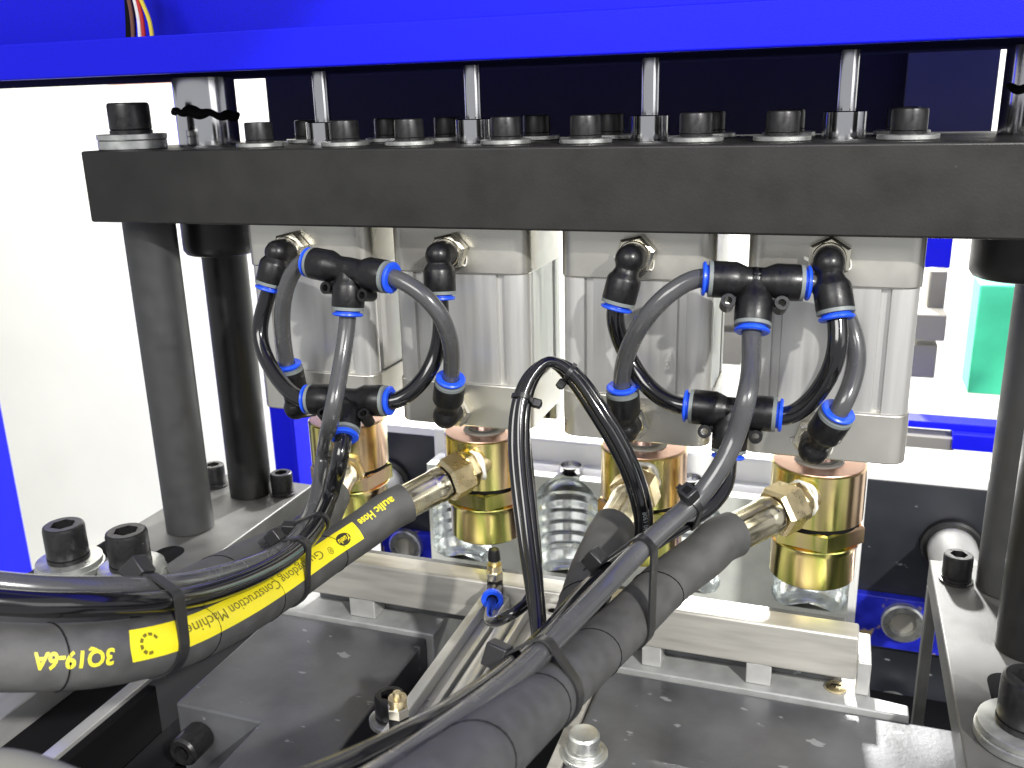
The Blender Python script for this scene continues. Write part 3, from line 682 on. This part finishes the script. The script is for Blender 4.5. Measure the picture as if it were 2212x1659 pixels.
for k, (c, lab_) in enumerate(((L1, 'outer thin black hose of the loop hanging between the cylinders'), (L2, 'inner thin black hose of the loop hanging between the cylinders'), (L3, 'front thin black hose of the loop, with pale print near its right end'))):
    o = MB().tube(c, 0.0035, 16).build('thin_hose', 'tube_black'); tag(o, lab_, 'air tube', lg)
s3 = arc(L3); v, f = text_mesh('D740 NAF 490 1306', 0.0042, 0.00003)
o3 = bpy.data.objects[[q.name for q in bpy.data.objects if q.get('label', '').startswith('front thin')][0]]
MB().add(wrap(L3, s3, [(-x, -y) for x, y in v], s3[-1]-0.006, 0.0012, lambda q: 0.25, 0.0003, R=0.0035), f).build('lettering', 'print_pale', o3, smooth=False)
tie_on('thin cable tie on the left leg of the thin hose loop', 1120, (L1[62:84], 0.0035), [(L2[62:84], 0.0035), (L3[62:84], 0.0035)], CR, wid=0.0028, head=(0.0034, 0.0028, 0.0030), th=0.001)
tie_on('thin cable tie with clipped head under the top bend of the loop', 1236, (L1[98:126], 0.0035), [(L2[98:126], 0.0035), (L3[98:126], 0.0035)], CD-CR*0.6, wid=0.0028, head=(0.0034, 0.0028, 0.0030), th=0.001)

# ================================================================ LOWER FRONT: bar, slide rail, dark plates
ZL = -0.380
t = thing('aluminium_bar', 'long machined aluminium bar lying across below the couplings', 'bar', (0.38, 0.01, -0.3762))
MB().box((0.165, 0.0, -0.3592), (0.5985, 0.0205, -0.3255)).build('bar', 'alu_bar', t, bevel=0.0016)
MB().box((0.165, 0.0210, -0.3762), (0.5900, 0.0330, -0.3300)).build('backing_strip', 'base_dark', t, bevel=0.0008)
# left slide block
t = thing('slide_block', 'scuffed dark slide block at lower left with aluminium rear ledge', 'block', (0.2, -0.06, -0.5), 'dark slide blocks')
m = MB().prism([(0.138, -0.1365), (0.2095, -0.1365), (0.2095, -0.33), (0.277, -0.33), (0.277, -0.0056), (0.138, -0.0056)], -0.48, ZL); m.build('block', 'base_dark', t, bevel=0.002)
MB().box((0.130, -0.0052, -0.47), (0.283, 0.07, -0.3765)).build('rear_ledge', 'alu_ledge', t, bevel=0.0012)
t = thing('slide_block', 'scuffed dark slide block at lower right with aluminium rear ledge', 'block', (0.55, -0.06, -0.5), 'dark slide blocks')
MB().box((0.4225, -0.33, -0.48), (0.7200, -0.0056, ZL)).build('block', 'base_dark', t, bevel=0.003)
MB().prism([(0.4180, -0.0052), (0.6340, -0.0052), (0.6340, 0.008), (0.6095, 0.011), (0.6095, 0.07), (0.4180, 0.07)], -0.47, -0.3765).build('rear_ledge', 'alu_ledge', t, bevel=0.0012)
MB().box((0.4135, -0.33, -0.47), (0.4220, -0.0056, -0.3785)).build('side_strip', 'alu_bar', t, bevel=0.0008)
# spacers under the bar
for x0, x1, lab_ in ((0.205, 0.228, 'small bright spacer under the left of the aluminium bar'), (0.4495, 0.4640, 'small bright spacer right beside the thick hose, under the bar'), (0.525, 0.5425, 'small bright spacer under the right half of the aluminium bar')):
    tag(MB().box((x0, 0.002, -0.3763), (x1, 0.02, -0.3594)).build('spacer_block', 'alu_bright', bevel=0.0008), lab_, 'spacer', 'spacers under the aluminium bar')
tag(MB().box((0.5992, 0.010, -0.3763), (0.6085, 0.050, -0.3500)).build('end_block', 'alu_bright', bevel=0.0012), 'pale aluminium block just right of the bar end', 'block')
c = P(1805, 1486, z=-0.3763)
t = thing('brass_screw', 'small brass cross-head screw under the right end of the bar', 'screw', c)
MB().lathe(c, (0, 0, 1), [(0.0001, 0.0075), (0.0015, 0.0072), (0.0026, 0.005)], 28).build('head', 'brass', t)
MB().box((c[0]-0.0035, c[1]-0.0006, c[2]+0.0024), (c[0]+0.0035, c[1]+0.0006, c[2]+0.0029)).build('cross_slot', 'void_dark', t)
# central guided slide rail
ZR = -0.334
t = thing('slide_rail', 'grooved aluminium slide rail running towards the camera below the bar', 'rail', (0.357, -0.15, -0.40))
MB().box((0.3255, -0.34, -0.40), (0.3925, -0.0012, ZR-0.010)).build('bed', 'alu_bright', t, bevel=0.0008)
for x0, x1 in ((0.3255, 0.3330), (0.3440, 0.3475), (0.3630, 0.3665), (0.3770, 0.3925)):
    MB().box((x0, -0.34, ZR-0.0098), (x1, -0.0014, ZR)).build('rib', 'alu_bright', t, bevel=0.0008)
MB().lathe((0.355, -0.335, ZR-0.004), (0, 1, 0), [(0, 0.0052), (0.31, 0.0052)], 24).build('rod', 'alu_bright', t)
hb = P(1177, 1291, z=ZR)
MB().lathe((0.3848, -0.012, ZR+0.0001), (0, 0, 1), [(0, 0.0042), (0.0004, 0.0042), (0.0004, 0.0034), (0, 0.0034)], 24, closed=True, caps=False).build('hole_rim', 'alu_bar', t)
MB().lathe((0.3848, -0.012, ZR+0.0001), (0, 0, 1), [(0, 0.0033), (0.0002, 0.0033)], 24).build('screw_hole', 'void_dark', t)
# trough beside it; its shade is put into the near-black colour
tag(MB().box((0.2840, -0.34, -0.49), (0.3245, 0.07, -0.402)).build('channel_shade', 'void_dark'), 'shade in the sunken channel between left block and slide rail', 'channel')

# flow control valves
def valve(u, v, z, label, tdir, ring=True, y=None):
    p = P(u, v, z=z) if y is None else P(u, v, y=y); t = thing('flow_valve', label, 'valve', p, 'flow control valves')
    MB().lathe(p, (0, 0, 1), [(0.0, 0.0062), (0.013, 0.0062), (0.0135, 0.005)], 24).build('body', 'fit_black', t)
    MB().lathe(p+np.array([0, 0, 0.0135]), (0, 0, 1), [(0, 0.0064), (0.0005, 0.0068), (0.006, 0.0068), (0.0065, 0.0062)], 6).build('hexagon', 'nickel', t, ang=20)
    MB().lathe(p+np.array([0, 0, 0.020]), (0, 0, 1), [(0, 0.0045), (0.002, 0.0045), (0.0022, 0.0056), (0.0058, 0.0056), (0.006, 0.0028), (0.0095, 0.0024)], 24).build('adjusting_stem', 'brass', t)
    if ring:
        MB().lathe(p+np.array([0, 0, 0.029]), (0, 0, 1), [(0, 0.0040), (0.001, 0.0050), (0.0075, 0.0044), (0.0095, 0.0036), (0.0098, 0.0018)], 24).build('knob', 'fit_black', t)
        o = p+np.array([0, 0, 0.0065]); d = nv(tdir); m = MB(); m.lathe(o, d, [(-0.003, 0.0058), (0.015, 0.0066), (0.0165, 0.0066)], 24); m.build('socket', 'fit_black', t)
        MB().lathe(o, d, [(0.0160, 0.0068), (0.0175, 0.0082), (0.0205, 0.0084), (0.0218, 0.0074), (0.0205, 0.0045), (0.012, 0.0034)], 28, caps=False).build('release_ring', 'ring_blue', t)
        return o+d*0.0205, d
vp, vd = valve(1070, 1284, ZR, 'small brass valve with black knob and blue ring at the bar', (0.24, -0.95, 0.02))
valve(864, 1586, ZR, 'brass valve stem beside black knurled screw, near bottom centre', (0, -1, 0), ring=False)
make_bolt('socket_bolt', 'black knurled screw on pale washer beside the brass valve stem', 'bolt', P(845, 1560, z=-0.355), 0.0098, 0.0150, [(0.0140, 0.004)], 'bolts near the slide rail')
c = spline([vp-vd*0.008, vp, vp+vd*0.006, PD(1106, 1326, 0.555), PD(1138, 1300, 0.560), PD(1158, 1235, 0.565), PD(1152, 1130, 0.572), PD(1140, 1000, 0.580), PD(1133, 900, 0.586), PD(1140, 845, 0.589)])
tag(MB().tube(c, 0.0035, 16).build('thin_hose', 'tube_black'), 'thin black hose hooking up from the blue-ringed brass valve', 'air tube', lg)
# hexagon bolt under the right hose
p = P(1262, 1632, z=ZL)
t = thing('zinc_bolt', 'pale zinc bolt on big washers right beside thick hose, bottom edge', 'bolt', p)
MB().lathe(p, (0, 0, 1), [(0.0002, 0.0155), (0.003, 0.0155), (0.0035, 0.0150)], 36).build('washer', 'zinc', t)
MB().lathe(p, (0, 0, 1), [(0.0036, 0.0125), (0.006, 0.0125), (0.0065, 0.012)], 36).build('spring_washer', 'zinc', t)
MB().lathe(p, (0, 0, 1), [(0.0066, 0.0098), (0.0072, 0.0102), (0.016, 0.0102), (0.0175, 0.009), (0.018, 0.005)], 28).build('head', 'zinc', t)
# screw in the front of the left slide block
t = thing('socket_bolt', 'dark socket screw sticking out of the lower left slide block', 'bolt', (0.158, -0.16, -0.405))
MB().lathe((0.158, -0.1372, -0.4015), (0, -1, 0), [(0, 0.0105), (0.001, 0.011), (0.020, 0.011), (0.022, 0.0095), (0.022, 0.006), (0.012, 0.0055)], 30).build('head', 'bolt_black', t)
# lower left: base plates with a bare aluminium edge strip; dark ones carry shade in their colour
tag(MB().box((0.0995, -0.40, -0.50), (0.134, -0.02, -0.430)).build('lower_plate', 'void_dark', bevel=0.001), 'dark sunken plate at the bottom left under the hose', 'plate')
tag(MB().box((0.0885, -0.40, ZL-0.004), (0.0992, -0.02, ZL)).build('edge_strip', 'alu_bright', bevel=0.0006), 'worn bright aluminium strip running diagonally at the bottom left', 'strip')
tag(MB().box((-0.12, -0.42, -0.50), (0.0300, -0.10, -0.380)).build('pale_plate', 'alu_bright', bevel=0.001), 'pale bare metal plate corner under the hose at the left edge', 'plate')
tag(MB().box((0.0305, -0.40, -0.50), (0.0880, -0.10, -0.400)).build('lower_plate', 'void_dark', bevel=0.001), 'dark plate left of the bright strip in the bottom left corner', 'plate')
struct(MB().box((-0.5, -0.5, -0.62), (1.2, 0.36, -0.60)).build('machine_bed', 'void_dark'))

# ================================================================ MOULD AND PLATEN BEHIND
YM = 0.31; MT = -0.367
def cavity_profile():
    """(z down from mould top, radius): neck, shoulder, ribs, base"""
    q = [(0.000, 0.0150), (0.0015, 0.0175), (0.005, 0.0225), (0.010, 0.0280), (0.016, 0.0325), (0.023, 0.0360), (0.029, 0.0375)]
    z = 0.029
    for k in range(5):
        q += [(z+0.0025, 0.0352), (z+0.0080, 0.0352), (z+0.0100, 0.0378), (z+0.0130, 0.0378)]; z += 0.0142
    q += [(z+0.004, 0.0372), (z+0.012, 0.0330), (z+0.016, 0.0230), (z+0.012, 0.010), (z+0.010, 0.001)]
    return q
t = thing('mould_half', 'pale aluminium bottle mould half standing behind the couplings', 'mould', (0.37, YM, -0.62))
prof = cavity_profile(); X0, X1 = 0.137, 0.602
zs = [MT-z for z, r in prof if True]
zlist = []; last = 1
for z, r in prof:
    if z > (zlist[-1][0] if zlist else -1): zlist.append((z, r))
cav = zlist
front = MB(); vs = []; fs = []
cols = []
for z, r in cav:
    row = [X0]
    for ax in AX: row += [ax-r, ax+r]
    row.append(X1); cols.append([len(vs)+k for k in range(len(row))]); vs += [(x, YM, MT-z) for x in row]
for a, b in zip(cols[:-1], cols[1:]):
    for k in range(0, 10, 2): fs.append((a[k], a[k+1], b[k+1], b[k]))
zb = cav[-1][0]; o = len(vs); vs += [(X0, YM, MT-zb), (X1, YM, MT-zb), (X1, YM, -0.60), (X0, YM, -0.60)]
fs.append((o, o+1, o+2, o+3)); front.add(vs, fs); front.build('parting_face', 'mold_alu', t, smooth=False)
MB().box((X0, YM+0.0362, -0.60), (X1, YM+0.045, MT-0.0003)).build('back_block', 'mold_alu', t)
MB().box((X0-0.011, YM+0.0455, -0.60), (X1+0.0105, YM+0.0890, -0.3405)).build('backing_plate', 'white_paint', t, bevel=0.003)
side = MB()
side.add([(X1, YM, MT), (X1, YM+0.036, MT), (X1, YM+0.036, -0.6), (X1, YM, -0.6)], [(0, 1, 2, 3)]); side.add([(X0, YM, MT), (X0, YM+0.036, MT), (X0, YM+0.036, -0.6), (X0, YM, -0.6)], [(0, 1, 2, 3)])
side.build('end_face', 'mold_alu', t, smooth=False)
top = MB(); r0 = prof[0][1]; tv = []; n = 12
edges = [X0]
for i, ax in enumerate(AX):
    a = edges[-1]; top.add([(a, YM, MT), (ax-r0, YM, MT), (ax-r0, YM+0.036, MT), (a, YM+0.036, MT)], [(0, 1, 2, 3)])
    arcp = [(ax-r0*math.cos(math.pi*k/n), YM+r0*math.sin(math.pi*k/n), MT) for k in range(n+1)]
    back = [(p[0], YM+0.036, MT) for p in arcp]; k0 = len(top.v); top.v += arcp+back
    top.f += [(k0+k, k0+k+1, k0+n+2+k, k0+n+1+k) for k in range(n)]; edges.append(ax+r0)
a = edges[-1]; top.add([(a, YM, MT), (X1, YM, MT), (X1, YM+0.036, MT), (a, YM+0.036, MT)], [(0, 1, 2, 3)])
top.build('top_face', 'white_paint', t, smooth=False)
for i, ax in enumerate(AX):
    m = MB(); n = 28; vs = []; fs = []
    for z, r in prof:
        for k in range(n+1):
            a = math.pi*k/n; vs.append((ax-r*math.cos(a), YM+min(r*math.sin(a)*0.93, 0.0355), MT-z))
    for j in range(len(prof)-1):
        for k in range(n): fs.append((j*(n+1)+k, j*(n+1)+k+1, (j+1)*(n+1)+k+1, (j+1)*(n+1)+k))
    m.add(vs, fs).build('bottle_cavity', 'mold_polish', t, ang=40)
    MB().lathe((ax, YM+0.019, MT+0.0004), (0, 0, 1), [(0, 0.0125), (0.003, 0.0138), (0.0090, 0.0138), (0.0090, 0.0115), (0, 0.0105)], 36, closed=True, caps=False).build('neck_ring', 'chrome', t)
# platen
YP = 0.40
t = MB().box((0.02, YP, -0.95), (0.80, YP+0.06, -0.368)).build('platen', 'platen_dark', bevel=0.001); tag(t, 'chipped dark steel platen behind the bottle mould', 'platen')
t = MB().box((0.02, YP+0.0002, -0.3678), (0.80, YP+0.082, -0.358)).build('rear_deck', 'white_paint'); tag(t, 'white rear deck on top of the dark platen', 'deck')
for x, lab_ in ((0.7035, 'bright white tie bar coming out of the platen at right'), (0.040, 'shiny tie bar end beside the leftmost gold coupling')):
    t = thing('tie_bar', lab_, 'tie bar', (x, 0.2, -0.4355), 'tie bars of the platen')
    MB().lathe((x, YP-0.0005, -0.4355), (0, -1, 0), [(0, 0.0245), (0.24, 0.0245)], 44).build('bar', 'alu_bright', t)
    MB().lathe((x, YP-0.0005, -0.4355), (0, -1, 0), [(0, 0.032), (0.006, 0.031), (0.008, 0.0285), (0.008, 0.0246), (0, 0.0246)], 44, closed=True, caps=False).build('flange', 'post_black', t)
for x0, x1, lab_ in ((0.612, 0.78, 'right'), (0.03, 0.30, 'left')):
    for z0, z1, hh in ((-0.562, -0.500, 'upper'), (-0.70, -0.632, 'lower')):
        if lab_ == 'left' and hh == 'lower': continue
        t = MB().box((x0, YP-0.012, z0), (x1, YP-0.0003, z1)).build('blue_strip', 'blue_chipped', bevel=0.001); tag(t, 'chipped blue clamp strip on the platen, %s %s' % (hh, lab_), 'strip', 'blue clamp strips')
        xx = 0.664 if lab_ == 'right' else 0.066; zz = (z0+z1)/2-0.001
        q = P(1950, 1341, y=YP-0.012) if (lab_, hh) == ('right', 'upper') else (P(880, 1176, y=YP-0.012) if lab_ == 'left' else P(1925, 1530, y=YP-0.012))
        b = thing('round_bolt', 'round pale bolt cap with hollow centre on %s %s blue strip' % (hh, lab_), 'bolt', q, 'bolt caps on the blue strips')
        MB().lathe((q[0], YP-0.0122, q[2]), (0, -1, 0), [(0, 0.0225), (0.007, 0.0225), (0.009, 0.0205), (0.009, 0.0140), (0.003, 0.0128)], 40, caps=False).build('cap_rim', 'zinc', b)
        MB().lathe((q[0], YP-0.0122, q[2]), (0, -1, 0), [(0.0025, 0.0128), (0.0035, 0.0128)], 40).build('cap_centre', 'grey_beige', b)

# ================================================================ THINGS SEEN PAST THE MACHINE
def slab(name, u0, v0, u1, v1, y, th, m, label, cat, group=None, bevel=0.002):
    a = P(u0, v0, y=y); b = P(u1, v1, y=y); z0, z1 = sorted((a[2], b[2])); x0, x1 = sorted((a[0], b[0]))
    o = MB().box((x0, y, z0), (x1, y+th, z1)).build(name, m, bevel=bevel); tag(o, label, cat, group); return o
a = P(47, 1106, y=0.63)
tag(MB().box((a[0]-0.25, 0.55, -3.0), (a[0], 0.63, 0.6)).build('blue_column', 'blue_paint', bevel=0.003), 'blue painted column at the lower left edge', 'column', 'blue columns')
tag(MB().box((-0.090, 0.34, -3.0), (P(637, 960, y=0.34)[0], 0.40, -0.06)).build('blue_column', 'blue_paint', bevel=0.003), 'blue column partly hidden behind the rear left post', 'column', 'blue columns')
slab('blue_board', 1990, 440, 2052, 580, 0.75, 0.03, 'blue_paint', 'blue board right of the rightmost cylinder, under the plate', 'board')
slab('grey_block', 1975, 678, 2040, 738, 0.62, 0.06, 'grey_beige', 'light grey block seen right of the rightmost cylinder, upper', 'block', 'grey blocks behind the cylinders')
slab('grey_block', 1970, 742, 2018, 818, 0.64, 0.05, 'grey_beige', 'light grey block seen right of the rightmost cylinder, lower', 'block', 'grey blocks behind the cylinders')
slab('grey_post', 2010, 585, 2038, 676, 0.66, 0.03, 'grey_beige', 'narrow light grey upright above the grey blocks at right', 'post')
slab('grey_block', 1540, 655, 1600, 705, 0.62, 0.06, 'grey_beige', 'beige block in the gap between the right two cylinders, upper', 'block', 'grey blocks behind the cylinders')
slab('grey_block', 1540, 715, 1600, 790, 0.62, 0.06, 'grey_beige', 'beige block in the gap between the right two cylinders, lower', 'block', 'grey blocks behind the cylinders')
slab('green_box', 2118, 615, 2215, 858, 0.90, 0.08, 'green_plastic', 'green plastic box behind the right posts', 'box')
slab('blue_rail', 1930, 905, 2160, 938, 0.56, 0.03, 'blue_paint', 'dark blue rail behind the white deck at right', 'rail', bevel=0.001)
slab('grey_rail', 1935, 938, 2060, 974, 0.55, 0.03, 'grey_beige', 'grey beige rail below the dark blue rail at right', 'rail', bevel=0.001)
slab('blue_rail', 2060, 938, 2160, 980, 0.545, 0.03, 'blue_paint', 'bright blue upright at the end of the rear rail', 'rail', bevel=0.001)
slab('brown_board', 230, 171, 400, 177, 0.80, 0.02, 'orange_paint', 'thin brown board edge just under the blue beam at left', 'board', bevel=0.0005)
slab('orange_box', 655, 985, 672, 1000, 0.75, 0.03, 'orange_paint', 'small orange thing in the gap behind the leftmost coupling', 'box')
for u, v1, lab_ in ((1184, 905, 'narrow aluminium upright filling the gap between the middle two cylinders'), (1541, 868, 'narrow aluminium upright beside the third cylinder, before a bright gap')):
    a = P(u, v1, y=0.128); hw = 0.0075 if u < 1300 else 0.0045
    t = thing('aluminium_upright', lab_, 'upright', (a[0], 0.135, a[2]), 'aluminium uprights between the cylinders')
    MB().box((a[0]-hw, 0.128, a[2]), (a[0]+hw, 0.142, -0.0556)).build('profile', 'alu', t, bevel=0.0008)
    MB().box((a[0]-hw*0.22, 0.1266, a[2]+0.001), (a[0]+hw*0.22, 0.1279, -0.0560)).build('groove_strip', 'post_black', t)
# wires hanging behind the beam lip
for k, (u0, u1, m, lab_) in enumerate(((278, 288, 'wire_brown', 'brown'), (290, 303, 'wire_white', 'white'), (296, 311, 'wire_red', 'red'), (302, 329, 'wire_yellow', 'yellow'))):
    pts = [P(u0-12, -60, y=0.040), P(u0-4, -20, y=0.036), P(u0+(u1-u0)*0.35, 15, y=0.033), P(u0+(u1-u0)*0.8, 48, y=0.030), P(u1, 82, y=0.028)]
    tag(MB().tube(spline(pts, 6), 0.0016, 10).build('wire', m), '%s wire hanging behind the lip of the blue beam' % lab_, 'wire', 'wires above the beam lip')
tag(MB().tube(spline([P(274, -60, y=0.05), P(281, 20, y=0.048), P(283, 90, y=0.046)], 6), 0.004, 12).build('cable', 'void_dark'), 'dark cable behind the coloured wires on the blue beam', 'cable')
tag(MB().tube(spline([PD(-120, 1662, 0.30), PD(20, 1660, 0.30), PD(130, 1694, 0.295), PD(240, 1740, 0.29)], 8), 0.006, 20).build('cable', 'cable_grey'), 'blurred grey beige cable crossing the bottom left corner', 'cable')

for o in bpy.data.objects:
    if '_o' in o: del o['_o']
